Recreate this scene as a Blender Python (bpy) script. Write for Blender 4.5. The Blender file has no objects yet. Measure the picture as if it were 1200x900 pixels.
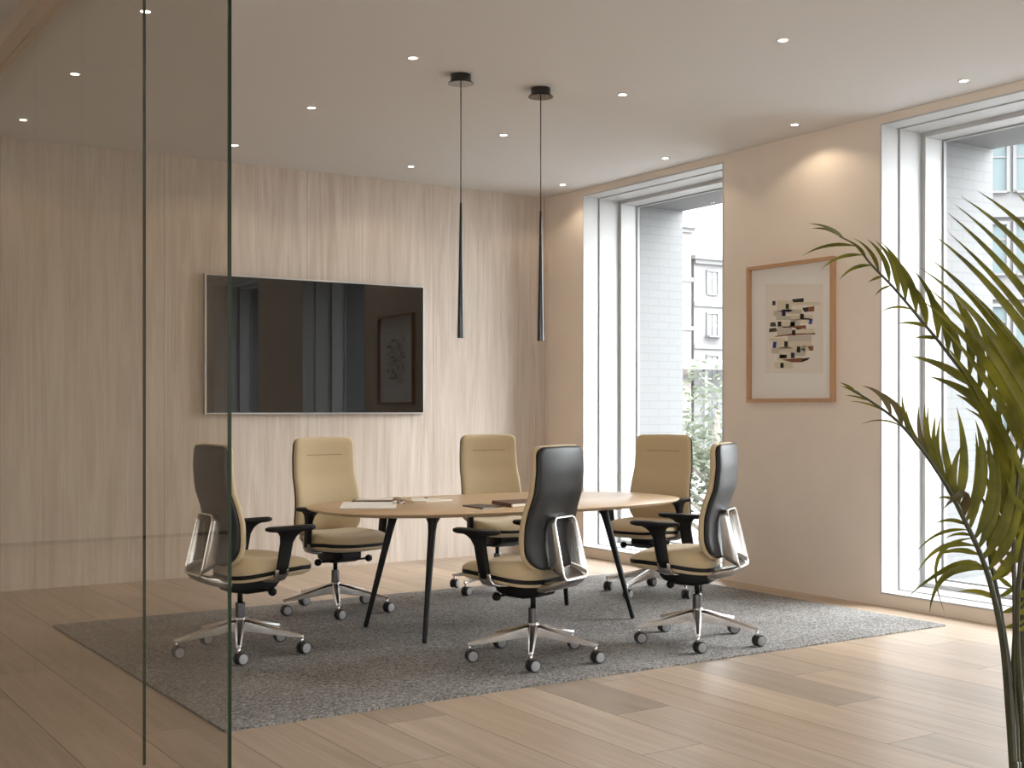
import bpy, bmesh, math, random
from mathutils import Vector, Matrix
import numpy as np
random.seed(7)
C = bpy.context.scene.collection
PI = math.pi

# ------------------------------------------------------------------ camera numbers
FPX, CXP, HYP, CAMZ = 1462.0, 600.0, 479.0, 1.35
YAW = math.atan2(954, 1462)
FW = (math.sin(YAW), math.cos(YAW)); RT = (math.cos(YAW), -math.sin(YAW))
def ray(x, y):
    u = (x-CXP)/FPX
    return (FW[0]+RT[0]*u, FW[1]+RT[1]*u, -(y-HYP)/FPX)
def at_z(x, y, z):
    r = ray(x, y); t = (z-CAMZ)/r[2]
    return Vector((r[0]*t, r[1]*t, z))
def at_depth(x, y, d):
    r = ray(x, y)
    return Vector((r[0]*d, r[1]*d, CAMZ+r[2]*d))

# ------------------------------------------------------------------ materials
def new_mat(name):
    m = bpy.data.materials.new(name); m.use_nodes = True
    nt = m.node_tree; nt.nodes.clear()
    out = nt.nodes.new('ShaderNodeOutputMaterial')
    return m, nt, out
def N(nt, t, **kw):
    n = nt.nodes.new(t)
    for k, v in kw.items():
        if k in n.inputs: n.inputs[k].default_value = v
        else: setattr(n, k, v)
    return n
def plain(name, col, rough=0.5, metal=0.0, spec=0.5, noise=0.0, nscale=30, bump=0.0, coat=0.0, sheen=0.0):
    m, nt, out = new_mat(name)
    b = N(nt, 'ShaderNodeBsdfPrincipled')
    b.inputs['Base Color'].default_value = (*col, 1)
    b.inputs['Roughness'].default_value = rough
    b.inputs['Metallic'].default_value = metal
    b.inputs['Specular IOR Level'].default_value = spec
    b.inputs['Coat Weight'].default_value = coat
    b.inputs['Sheen Weight'].default_value = sheen
    nt.links.new(b.outputs[0], out.inputs[0])
    if noise or bump:
        tc = N(nt, 'ShaderNodeTexCoord'); nz = N(nt, 'ShaderNodeTexNoise')
        nz.inputs['Scale'].default_value = nscale; nz.inputs['Detail'].default_value = 4
        nt.links.new(tc.outputs['Object'], nz.inputs['Vector'])
        if noise:
            r = N(nt, 'ShaderNodeValToRGB')
            r.color_ramp.elements[0].position = .3; r.color_ramp.elements[1].position = .7
            r.color_ramp.elements[0].color = (*[c*(1-noise) for c in col], 1)
            r.color_ramp.elements[1].color = (*[min(1, c*(1+noise)) for c in col], 1)
            nt.links.new(nz.outputs['Fac'], r.inputs[0]); nt.links.new(r.outputs[0], b.inputs['Base Color'])
        if bump:
            bp = N(nt, 'ShaderNodeBump'); bp.inputs['Strength'].default_value = bump; bp.inputs['Distance'].default_value = .002
            nt.links.new(nz.outputs['Fac'], bp.inputs['Height']); nt.links.new(bp.outputs[0], b.inputs['Normal'])
    return m
def wood(name, c0, c1, axis, scale=1.0, rough=0.45, tone_attr=False, seams=None, fine=1.0):
    """oak: fine pores stretched along an axis plus slow cathedral figure"""
    m, nt, out = new_mat(name)
    b = N(nt, 'ShaderNodeBsdfPrincipled'); b.inputs['Roughness'].default_value = rough
    b.inputs['Specular IOR Level'].default_value = .35
    tc = N(nt, 'ShaderNodeTexCoord')
    def mapped(s_across, s_along):
        mp = N(nt, 'ShaderNodeMapping')
        sc = [s_across]*3; sc['xyz'.index(axis)] = s_along
        mp.inputs['Scale'].default_value = sc
        if tone_attr:
            at = N(nt, 'ShaderNodeAttribute', attribute_name='shift')
            add = N(nt, 'ShaderNodeVectorMath', operation='ADD')
            nt.links.new(tc.outputs['Object'], add.inputs[0]); nt.links.new(at.outputs['Vector'], add.inputs[1])
            nt.links.new(add.outputs[0], mp.inputs['Vector'])
        else:
            nt.links.new(tc.outputs['Object'], mp.inputs['Vector'])
        return mp
    n1 = N(nt, 'ShaderNodeTexNoise'); n1.inputs['Scale'].default_value = 1; n1.inputs['Detail'].default_value = 5; n1.inputs['Roughness'].default_value = .6
    nt.links.new(mapped(60*scale, 1.3*scale).outputs[0], n1.inputs['Vector'])
    n2 = N(nt, 'ShaderNodeTexNoise'); n2.inputs['Scale'].default_value = 1; n2.inputs['Detail'].default_value = 3; n2.inputs['Distortion'].default_value = 1.6
    nt.links.new(mapped(7*scale, .5*scale).outputs[0], n2.inputs['Vector'])
    w = N(nt, 'ShaderNodeTexNoise'); w.inputs['Scale'].default_value = 1; w.inputs['Detail'].default_value = 2
    nt.links.new(mapped(220*scale, 6*scale).outputs[0], w.inputs['Vector'])
    a1 = N(nt, 'ShaderNodeMath', operation='MULTIPLY_ADD'); a1.inputs[1].default_value = .45*fine
    nt.links.new(n1.outputs['Fac'], a1.inputs[0])
    a0 = N(nt, 'ShaderNodeMath', operation='MULTIPLY'); a0.inputs[1].default_value = .55
    nt.links.new(n2.outputs['Fac'], a0.inputs[0]); nt.links.new(a0.outputs[0], a1.inputs[2])
    a2 = N(nt, 'ShaderNodeMath', operation='MULTIPLY_ADD'); a2.inputs[1].default_value = .18*fine
    nt.links.new(w.outputs['Fac'], a2.inputs[0]); nt.links.new(a1.outputs[0], a2.inputs[2])
    r = N(nt, 'ShaderNodeValToRGB')
    r.color_ramp.elements[0].position = .34; r.color_ramp.elements[1].position = .78
    r.color_ramp.elements[0].color = (*c0, 1); r.color_ramp.elements[1].color = (*c1, 1)
    nt.links.new(a2.outputs[0], r.inputs[0])
    col = r.outputs[0]
    if tone_attr:
        at = N(nt, 'ShaderNodeAttribute', attribute_name='tone')
        mx = N(nt, 'ShaderNodeMix', data_type='RGBA', blend_type='MULTIPLY'); mx.inputs[0].default_value = 1
        nt.links.new(col, mx.inputs[6]); nt.links.new(at.outputs['Color'], mx.inputs[7]); col = mx.outputs[2]
    if seams:
        period, offs = seams
        sx = N(nt, 'ShaderNodeSeparateXYZ'); nt.links.new(tc.outputs['Object'], sx.inputs[0])
        o1 = N(nt, 'ShaderNodeMath', operation='SUBTRACT'); o1.inputs[1].default_value = offs
        nt.links.new(sx.outputs['X'], o1.inputs[0])
        pp = N(nt, 'ShaderNodeMath', operation='PINGPONG'); pp.inputs[1].default_value = period/2
        nt.links.new(o1.outputs[0], pp.inputs[0])
        lt = N(nt, 'ShaderNodeMath', operation='LESS_THAN'); lt.inputs[1].default_value = .0022
        nt.links.new(pp.outputs[0], lt.inputs[0])
        fl = N(nt, 'ShaderNodeMath', operation='DIVIDE'); fl.inputs[1].default_value = period
        nt.links.new(o1.outputs[0], fl.inputs[0])
        f2 = N(nt, 'ShaderNodeMath', operation='FLOOR'); nt.links.new(fl.outputs[0], f2.inputs[0])
        wn = N(nt, 'ShaderNodeTexWhiteNoise', noise_dimensions='1D'); nt.links.new(f2.outputs[0], wn.inputs['W'])
        mr = N(nt, 'ShaderNodeMapRange'); mr.inputs[3].default_value = .97; mr.inputs[4].default_value = 1.03
        nt.links.new(wn.outputs['Value'], mr.inputs[0])
        m1 = N(nt, 'ShaderNodeMix', data_type='RGBA', blend_type='MULTIPLY'); m1.inputs[0].default_value = 1
        nt.links.new(col, m1.inputs[6]); nt.links.new(mr.outputs[0], m1.inputs[7])
        m2 = N(nt, 'ShaderNodeMix', data_type='RGBA'); m2.inputs[7].default_value = (c0[0]*.8, c0[1]*.78, c0[2]*.75, 1)
        nt.links.new(lt.outputs[0], m2.inputs[0]); nt.links.new(m1.outputs[2], m2.inputs[6]); col = m2.outputs[2]
    nt.links.new(col, b.inputs['Base Color'])
    bp = N(nt, 'ShaderNodeBump'); bp.inputs['Strength'].default_value = .12; bp.inputs['Distance'].default_value = .002
    nt.links.new(a2.outputs[0], bp.inputs['Height']); nt.links.new(bp.outputs[0], b.inputs['Normal'])
    nt.links.new(b.outputs[0], out.inputs[0])
    return m
def glass(name, tint, refl=1.0, ior=1.45):
    m, nt, out = new_mat(name)
    tr = N(nt, 'ShaderNodeBsdfTransparent'); tr.inputs[0].default_value = (*tint, 1)
    gl = N(nt, 'ShaderNodeBsdfGlossy'); gl.inputs['Roughness'].default_value = 0.0
    gl.inputs[0].default_value = (refl, refl, refl, 1)
    fr = N(nt, 'ShaderNodeFresnel'); fr.inputs[0].default_value = ior
    geo = N(nt, 'ShaderNodeNewGeometry')
    inv = N(nt, 'ShaderNodeMath', operation='SUBTRACT'); inv.inputs[0].default_value = 1.0
    nt.links.new(geo.outputs['Backfacing'], inv.inputs[1])
    mul = N(nt, 'ShaderNodeMath', operation='MULTIPLY')
    nt.links.new(fr.outputs[0], mul.inputs[0]); nt.links.new(inv.outputs[0], mul.inputs[1])
    mx = N(nt, 'ShaderNodeMixShader')
    nt.links.new(mul.outputs[0], mx.inputs[0]); nt.links.new(tr.outputs[0], mx.inputs[1]); nt.links.new(gl.outputs[0], mx.inputs[2])
    nt.links.new(mx.outputs[0], out.inputs[0])
    return m
def emit(name, col, s):
    m, nt, out = new_mat(name)
    e = N(nt, 'ShaderNodeEmission'); e.inputs[0].default_value = (*col, 1); e.inputs[1].default_value = s
    nt.links.new(e.outputs[0], out.inputs[0]); return m

M = {}
M['oakwall'] = wood('oak wall panel', (.42, .335, .265), (.65, .575, .505), 'z', seams=(1.22, .65), rough=.5, fine=1.0, scale=1.4)
M['floor'] = wood('oak floor plank', (.335, .245, .168), (.535, .425, .325), 'y', rough=.38, tone_attr=True, fine=.8)
M['tabletop'] = wood('light oak veneer', (.56, .385, .225), (.70, .51, .325), 'x', scale=1.3, rough=.3, fine=.6)
M['frameoak'] = wood('oak picture frame', (.42, .235, .125), (.55, .33, .19), 'z', scale=2, rough=.45)
M['gap'] = plain('dark plank gap', (.10, .065, .04), .9)
M['plaster'] = plain('beige wall plaster', (.78, .69, .60), .85, spec=.2, noise=.03, nscale=2.5)
M['ceiling'] = plain('warm white ceiling', (.66, .648, .635), .9, spec=.2)
M['white'] = plain('white painted wood', (.50, .50, .496), .45)
M['brick'] = None
M['header'] = plain('beige painted header', (.56, .46, .37), .7)
M['fabric'] = plain('sand beige upholstery', (.55, .435, .27), .85, spec=.15, noise=.06, nscale=220, bump=.25, sheen=.25)
M['black'] = plain('black plastic', (.004, .004, .0042), .5, spec=.22)
M['shell'] = plain('charcoal plastic shell', (.020, .0195, .019), .44, spec=.3, noise=.08, nscale=300)
M['alu'] = plain('polished aluminium', (.46, .445, .43), .2, metal=1)
M['aluglint'] = plain('bright aluminium rim', (.86, .84, .81), .32, metal=1)  # edge highlight put into the colour, paler than the loop walls
M['alubase'] = plain('satin aluminium', (.68, .66, .64), .27, metal=1)
M['column'] = plain('dark steel column', (.16, .16, .17), .3, metal=1)
M['hub'] = plain('grey caster disc', (.33, .33, .335), .4)
M['rubber'] = plain('black caster tread', (.02, .02, .021), .5)
M['tableleg'] = plain('black powder coated steel', (.004, .004, .0042), .42, spec=.28)
M['screen'] = plain('black glossy screen', (.003, .0026, .0022), .02, spec=1.0)
M['bezel'] = plain('silver bezel', (.62, .62, .62), .3, metal=1)
M['lampblack'] = plain('black lacquered metal', (.005, .005, .005), .2, coat=.6)
M['glassdoor'] = glass('grey tinted glass', (.80, .775, .735), 1, 1.75)
M['glasswall'] = glass('pale tinted glass', (.992, .994, .988), 1, 1.22)
M['glassedge'] = plain('green glass edge', (.004, .020, .006), .3, spec=.25)
M['pane'] = glass('clear window glass', (.985, .99, .99))
M['paper'] = plain('white paper', (.80, .77, .72), .8)
M['cream'] = plain('cream paper', (.82, .77, .66), .8)
M['brown'] = plain('brown leather cover', (.13, .06, .035), .5)
M['darkbrown'] = plain('dark brown cover', (.045, .030, .024), .4)
M['lens'] = emit('lit lamp lens', (1, .86, .66), 14)
M['trim'] = plain('white lamp ring', (.75, .72, .68), .5)

def rug_mat():
    m, nt, out = new_mat('heathered grey rug')
    b = N(nt, 'ShaderNodeBsdfPrincipled'); b.inputs['Roughness'].default_value = .95; b.inputs['Specular IOR Level'].default_value = .1
    tc = N(nt, 'ShaderNodeTexCoord')
    mp = N(nt, 'ShaderNodeMapping'); mp.inputs['Scale'].default_value = (80, 145, 60)
    nt.links.new(tc.outputs['Object'], mp.inputs['Vector'])
    n = N(nt, 'ShaderNodeTexNoise'); n.inputs['Scale'].default_value = 1; n.inputs['Detail'].default_value = 2
    nt.links.new(mp.outputs[0], n.inputs['Vector'])
    n2 = N(nt, 'ShaderNodeTexNoise'); n2.inputs['Scale'].default_value = 2.2; n2.inputs['Detail'].default_value = 4
    nt.links.new(tc.outputs['Object'], n2.inputs['Vector'])
    ad = N(nt, 'ShaderNodeMath', operation='MULTIPLY_ADD'); ad.inputs[1].default_value = .22
    nt.links.new(n2.outputs['Fac'], ad.inputs[0]); nt.links.new(n.outputs['Fac'], ad.inputs[2])
    r = N(nt, 'ShaderNodeValToRGB'); e = r.color_ramp.elements
    e[0].position = .44; e[0].color = (.095, .086, .078, 1); e[1].position = .78; e[1].color = (.42, .405, .39, 1)
    k = e.new(.6); k.color = (.215, .205, .195, 1)
    nt.links.new(ad.outputs[0], r.inputs[0]); nt.links.new(r.outputs[0], b.inputs['Base Color'])
    bp = N(nt, 'ShaderNodeBump'); bp.inputs['Strength'].default_value = .5; bp.inputs['Distance'].default_value = .004
    nt.links.new(n.outputs['Fac'], bp.inputs['Height']); nt.links.new(bp.outputs[0], b.inputs['Normal'])
    nt.links.new(b.outputs[0], out.inputs[0]); return m
M['rug'] = rug_mat()
def brick_mat():
    m, nt, out = new_mat('white painted brick')
    b = N(nt, 'ShaderNodeBsdfPrincipled'); b.inputs['Roughness'].default_value = .8
    tc = N(nt, 'ShaderNodeTexCoord'); sp = N(nt, 'ShaderNodeSeparateXYZ'); cb = N(nt, 'ShaderNodeCombineXYZ')
    ad = N(nt, 'ShaderNodeMath', operation='ADD')
    nt.links.new(tc.outputs['Object'], sp.inputs[0]); nt.links.new(sp.outputs['X'], ad.inputs[0]); nt.links.new(sp.outputs['Y'], ad.inputs[1])
    nt.links.new(ad.outputs[0], cb.inputs[0]); nt.links.new(sp.outputs['Z'], cb.inputs[1])
    br = N(nt, 'ShaderNodeTexBrick'); br.inputs['Scale'].default_value = 1
    br.inputs['Brick Width'].default_value = .24; br.inputs['Row Height'].default_value = .075; br.inputs['Mortar Size'].default_value = .006
    br.inputs['Color1'].default_value = (.165, .165, .164, 1); br.inputs['Color2'].default_value = (.16, .16, .159, 1); br.inputs['Mortar'].default_value = (.14, .14, .14, 1)
    nt.links.new(cb.outputs[0], br.inputs['Vector']); nt.links.new(br.outputs['Color'], b.inputs['Base Color'])
    nt.links.new(b.outputs[0], out.inputs[0]); return m
M['brick'] = brick_mat()
def leaf_mat(name, c0, c1, trans=.35):
    m, nt, out = new_mat(name)
    b = N(nt, 'ShaderNodeBsdfPrincipled'); b.inputs['Roughness'].default_value = .5; b.inputs['Specular IOR Level'].default_value = .25
    t = N(nt, 'ShaderNodeBsdfTranslucent')
    tc = N(nt, 'ShaderNodeTexCoord'); n = N(nt, 'ShaderNodeTexNoise'); n.inputs['Scale'].default_value = 9; n.inputs['Detail'].default_value = 3
    nt.links.new(tc.outputs['Object'], n.inputs['Vector'])
    r = N(nt, 'ShaderNodeValToRGB'); r.color_ramp.elements[0].position = .35; r.color_ramp.elements[1].position = .68
    r.color_ramp.elements[0].color = (*c0, 1); r.color_ramp.elements[1].color = (*c1, 1)
    nt.links.new(n.outputs['Fac'], r.inputs[0])
    nt.links.new(r.outputs[0], b.inputs['Base Color']); nt.links.new(r.outputs[0], t.inputs[0])
    mx = N(nt, 'ShaderNodeMixShader'); mx.inputs[0].default_value = trans
    nt.links.new(b.outputs[0], mx.inputs[1]); nt.links.new(t.outputs[0], mx.inputs[2]); nt.links.new(mx.outputs[0], out.inputs[0])
    return m
M['leaf'] = leaf_mat('palm leaf', (.078, .076, .006), (.20, .185, .018), .4)
M['leafbrown'] = leaf_mat('browned palm leaf', (.075, .055, .022), (.13, .10, .035), .3)
M['stem'] = plain('palm stem', (.032, .030, .010), .45, noise=.3, nscale=20)
M['treeleaf'] = leaf_mat('street tree leaf', (.065, .082, .05), (.12, .138, .09), .3)
M['bark'] = plain('street tree bark', (.25, .22, .18), .9, noise=.2, nscale=12)
M['soil'] = plain('potting soil', (.03, .022, .015), .95, noise=.3, nscale=40)
M['pot'] = plain('dark ceramic pot', (.05, .048, .045), .5)
M['stucco'] = plain('pale stucco', (.185, .183, .181), .9)
M['stuccowarm'] = plain('warm pale stucco', (.30, .27, .24), .9)
M['stuccopink'] = plain('pinkish stone', (.22, .18, .17), .9)
M['farglass'] = plain('pale window glass', (.17, .175, .18), .6)
M['tealglass'] = plain('teal facade glass', (.115, .15, .155), .5)
M['slate'] = plain('pale slate roof', (.28, .285, .29), .8)
M['iron'] = plain('grey iron railing', (.17, .175, .18), .6)
M['pavement'] = plain('pale pavement', (.24, .235, .23), .9, noise=.06, nscale=.5)

# ------------------------------------------------------------------ mesh helpers
class MB:
    def __init__(s): s.v = []; s.f = []; s.mi = []; s.sm = []
    def add(s, verts, faces, mi=0, smooth=True):
        o = len(s.v); s.v += [tuple(p) for p in verts]
        for f in faces: s.f.append([i+o for i in f]); s.mi.append(mi); s.sm.append(smooth)
        return s
    def box(s, x0, x1, y0, y1, z0, z1, mi=0):
        v = [(x, y, z) for z in (z0, z1) for y in (y0, y1) for x in (x0, x1)]
        return s.add(v, [(0, 2, 3, 1), (4, 5, 7, 6), (0, 1, 5, 4), (2, 6, 7, 3), (0, 4, 6, 2), (1, 3, 7, 5)], mi, False)
    def rings(s, rings, closed=True, cap0=True, cap1=True, mi=0, smooth=True):
        n = len(rings[0]); v = [p for r in rings for p in r]; f = []
        for k in range(len(rings)-1):
            for i in range(n if closed else n-1):
                j = (i+1) % n
                f.append((k*n+i, k*n+j, (k+1)*n+j, (k+1)*n+i))
        s.add(v, f, mi, smooth)
        if cap0: s.add(rings[0], [tuple(range(n))[::-1]], mi, smooth)
        if cap1: s.add(rings[-1], [tuple(range(n))], mi, smooth)
        return s
    def lathe(s, prof, centre=(0, 0), n=24, mi=0, axis='z', origin=(0, 0, 0), cap=True):
        rings = []
        for r, h in prof:
            ring = []
            for i in range(n):
                a = 2*PI*i/n; c, d = r*math.cos(a), r*math.sin(a)
                p = {'z': (c, d, h), 'x': (h, c, d), 'y': (d, h, c)}[axis]
                ring.append((p[0]+origin[0]+centre[0], p[1]+origin[1]+centre[1], p[2]+origin[2]))
            rings.append(ring)
        return s.rings(rings, True, cap, cap, mi)
    def tube(s, path, rad, n=10, mi=0, cap=True, squash=None):
        P = [Vector(p) for p in path]; R = rad if isinstance(rad, (list, tuple)) else [rad]*len(P)
        rings = []; prev = None
        for i, p in enumerate(P):
            t = (P[min(i+1, len(P)-1)]-P[max(i-1, 0)]).normalized()
            if prev is None:
                u = t.orthogonal().normalized()
            else:
                u = (prev-t*prev.dot(t)).normalized()
            prev = u; w = t.cross(u)
            rings.append([p+(u*math.cos(2*PI*k/n)+w*math.sin(2*PI*k/n))*R[i] for k in range(n)])
        return s.rings(rings, True, cap, cap, mi)
    def build(s, name, mats, parent=None, bevel=0, subsurf=0, auto=None):
        me = bpy.data.meshes.new(name); me.from_pydata(s.v, [], s.f)
        mats = mats if isinstance(mats, (list, tuple)) else [mats]
        for m in mats: me.materials.append(m)
        for i, p in enumerate(me.polygons): p.material_index = s.mi[i]; p.use_smooth = s.sm[i]
        bm = bmesh.new(); bm.from_mesh(me); bmesh.ops.remove_doubles(bm, verts=bm.verts, dist=1e-6)
        bmesh.ops.recalc_face_normals(bm, faces=bm.faces); bm.to_mesh(me); bm.free()
        o = bpy.data.objects.new(name, me); C.objects.link(o)
        if parent: o.parent = parent
        if bevel:
            b = o.modifiers.new('bevel', 'BEVEL'); b.width = bevel; b.segments = 2; b.limit_method = 'ANGLE'; b.angle_limit = .6
        if subsurf:
            b = o.modifiers.new('sub', 'SUBSURF'); b.levels = b.render_levels = subsurf
        if auto:
            me.set_sharp_from_angle(angle=auto)
        return o
def empty(name, loc=(0, 0, 0), rz=0):
    o = bpy.data.objects.new(name, None); C.objects.link(o); o.location = loc; o.rotation_euler = (0, 0, rz); o.empty_display_size = .1; return o
def tag(o, label=None, cat=None, group=None, kind=None):
    if label: o['label'] = label
    if cat: o['category'] = cat
    if group: o['group'] = group
    if kind: o['kind'] = kind
    return o
def copy_tree(o, parent=None):
    c = o.copy(); C.objects.link(c)
    if parent: c.parent = parent
    for ch in list(o.children): copy_tree(ch, c)
    return c
def superell(a, b, n, cnt, cx=0, cy=0):
    out = []
    for i in range(cnt):
        t = 2*PI*i/cnt; c, s_ = math.cos(t), math.sin(t)
        out.append((cx+a*math.copysign(abs(c)**(2/n), c), cy+b*math.copysign(abs(s_)**(2/n), s_)))
    return out
def rrect(x0, x1, y0, y1, r, k=6):
    """rounded rectangle, r = one radius or four (x1y1, x0y1, x0y0, x1y0)"""
    r = r if isinstance(r, (list, tuple)) else [r]*4
    out = []
    for (cx, cy, a0, rr) in ((x1-r[0], y1-r[0], 0, r[0]), (x0+r[1], y1-r[1], 90, r[1]), (x0+r[2], y0+r[2], 180, r[2]), (x1-r[3], y0+r[3], 270, r[3])):
        for i in range(k+1):
            a = math.radians(a0+90*i/k); out.append((cx+rr*math.cos(a), cy+rr*math.sin(a)))
    return out
def lerp_tab(tab, t):
    if t <= tab[0][0]: return tab[0][1]
    for (a, va), (b, vb) in zip(tab, tab[1:]):
        if t <= b:
            u = (t-a)/(b-a)
            return va+(vb-va)*u
    return tab[-1][1]

# ------------------------------------------------------------------ room numbers
RX, BY, CZ = 6.784, 9.771, 3.359         # right wall, back wall, ceiling
LX, FY = -2.4, -5.3                      # hall side wall, wall behind
WIN = [(7.338, 9.209), (3.905, 5.776), (.467, 2.338), (-2.97, -1.10)]
WTOP, WBOT = 3.30, .085

def wall_with_holes(x0, x1, y0, y1, z0, z1, holes, mi=0, mb=None):
    mb = mb or MB(); hs = sorted(holes); y = y0
    for (a, b, za, zb) in hs:
        mb.box(x0, x1, y, a, z0, z1, mi); mb.box(x0, x1, a, b, z0, za, mi); mb.box(x0, x1, a, b, zb, z1, mi); y = b
    mb.box(x0, x1, y, y1, z0, z1, mi); return mb

# floor: base slab and planks in one mesh
fl = MB()
fl.box(LX-.1, RX+.3, FY-.1, BY+.1, -.12, -.004, 1)
tones = []; shifts = []
PWD, PLN = .31, 2.1
x0 = 1.22-PWD*13
rr = random.Random(11)
row = -13
while x0 < RX+.2:
    yend = 4.07-.1375*(row-4)+(row % 3)*PLN/3
    y = yend-PLN*6; seg = -6
    while y < BY+.1:
        ya, yb = max(y, FY-.05), min(y+PLN, BY+.05)
        if yb > ya:
            t = rr.choice([1.06, 1.0, .97, .93, .90, 1.08, .85])
            if (row, seg) in ((4, 0), (7, 0), (10, 0)): t = .77
            if (row, seg) in ((4, -1), (7, -1), (10, -1)): t = 1.03
            if row in (5, 8, 3, 9) and t < .9: t = 1.0
            warm = rr.uniform(-.02, .02)
            fl.add([(x0+.0013, ya+.0013, 0), (x0+PWD-.0013, ya+.0013, 0), (x0+PWD-.0013, yb-.0013, 0), (x0+.0013, yb-.0013, 0)], [(0, 1, 2, 3)], 0, False)
            tones.append((t*(1+warm), t, t*(1-warm), 1)); shifts.append((rr.uniform(0, 40), rr.uniform(0, 40), rr.uniform(0, 40)))
        y += PLN; seg += 1
    x0 += PWD; row += 1
me = bpy.data.meshes.new('floor'); me.from_pydata(fl.v, [], fl.f)
me.materials.append(M['floor']); me.materials.append(M['gap'])
for i, p in enumerate(me.polygons): p.material_index = fl.mi[i]
ca = me.attributes.new('tone', 'FLOAT_COLOR', 'FACE'); va = me.attributes.new('shift', 'FLOAT_VECTOR', 'FACE')
k = 0
for i, p in enumerate(me.polygons):
    if p.material_index == 0:
        ca.data[i].color = tones[k]; va.data[i].vector = shifts[k]; k += 1
    else: ca.data[i].color = (1, 1, 1, 1)
floor = bpy.data.objects.new('floor', me); C.objects.link(floor); tag(floor, kind='structure')

tag(MB().box(LX-.1, RX+.2, FY-.1, BY+.1, CZ, CZ+.15).build('ceiling', M['ceiling']), kind='structure')
tag(MB().box(LX-.1, RX+.2, BY, BY+.12, -.1, CZ+.1).build('wall_back', M['oakwall']), kind='structure')
FILL_FWIN = [(-1.9, 1.5), (5.2, 6.5)]  # made-up openings behind the camera, added to let in fill light
wf = MB(); xx = LX-.1
for a, b in FILL_FWIN:
    wf.box(xx, a, FY-.3, FY, -.1, CZ+.1); wf.box(a, b, FY-.3, FY, -.1, .085); wf.box(a, b, FY-.3, FY, 3.2, CZ+.1); xx = b
wf.box(xx, RX+.2, FY-.3, FY, -.1, CZ+.1)
tag(wf.build('wall_front', M['plaster']), kind='structure')
for i, (a, b) in enumerate(FILL_FWIN):
    g = MB(); y0, y1, t_ = FY-.22, FY-.12, .06
    g.box(a, a+t_, y0, y1, .085, 3.2); g.box(b-t_, b, y0, y1, .085, 3.2); g.box(a+t_, b-t_, y0, y1, 3.2-t_, 3.2); g.box(a+t_, b-t_, y0, y1, .085, .085+t_)
    fo = g.build('window_%d' % (5+i), M['white'], bevel=.003); tag(fo, kind='structure')  # frame of an added fill opening, unseen from the camera
    MB().box(a+t_+.002, b-t_-.002, FY-.175, FY-.167, .087+t_, 3.198-t_).build('window_pane', M['pane'], fo)
    L = bpy.data.lights.new('daylight_portal', 'AREA'); L.shape = 'RECTANGLE'; L.size = b-a; L.size_y = 3.1; L.cycles.is_portal = True
    lo = bpy.data.objects.new('daylight_portal', L); C.objects.link(lo); lo.location = ((a+b)/2, FY-.31, 1.64); lo.rotation_euler = (PI/2, 0, 0)
FILL_LWIN = [(-4.9, -1.7), (-1.2, 2.0)]  # invented hall openings out of view, added to brighten the beige wall
tag(wall_with_holes(LX-.3, LX, FY-.3, BY+.1, -.1, CZ+.1, [(a, b, .085, 3.2) for a, b in FILL_LWIN]).build('wall_left', M['plaster']), kind='structure')
for i, (a, b) in enumerate(FILL_LWIN):
    g = MB(); x0_, x1_, t_ = LX-.22, LX-.12, .06
    g.box(x0_, x1_, a, a+t_, .085, 3.2); g.box(x0_, x1_, b-t_, b, .085, 3.2); g.box(x0_, x1_, a+t_, b-t_, 3.2-t_, 3.2); g.box(x0_, x1_, a+t_, b-t_, .085, .085+t_)
    fo = g.build('window_%d' % (7+i), M['white'], bevel=.003); tag(fo, kind='structure')  # surrounds an invented opening that only brings fill light
    MB().box(LX-.175, LX-.167, a+t_+.002, b-t_-.002, .087+t_, 3.198-t_).build('window_pane', M['pane'], fo)
    L = bpy.data.lights.new('daylight_portal', 'AREA'); L.shape = 'RECTANGLE'; L.size = 3.1; L.size_y = b-a; L.cycles.is_portal = True
    lo = bpy.data.objects.new('daylight_portal', L); C.objects.link(lo); lo.location = (LX-.31, (a+b)/2, 1.64); lo.rotation_euler = (0, -PI/2, 0)
tag(MB().box(1.5, 5.2, FY, FY+.015, 0, .035).build('baseboard_front', M['darkbrown']), kind='structure')

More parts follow.
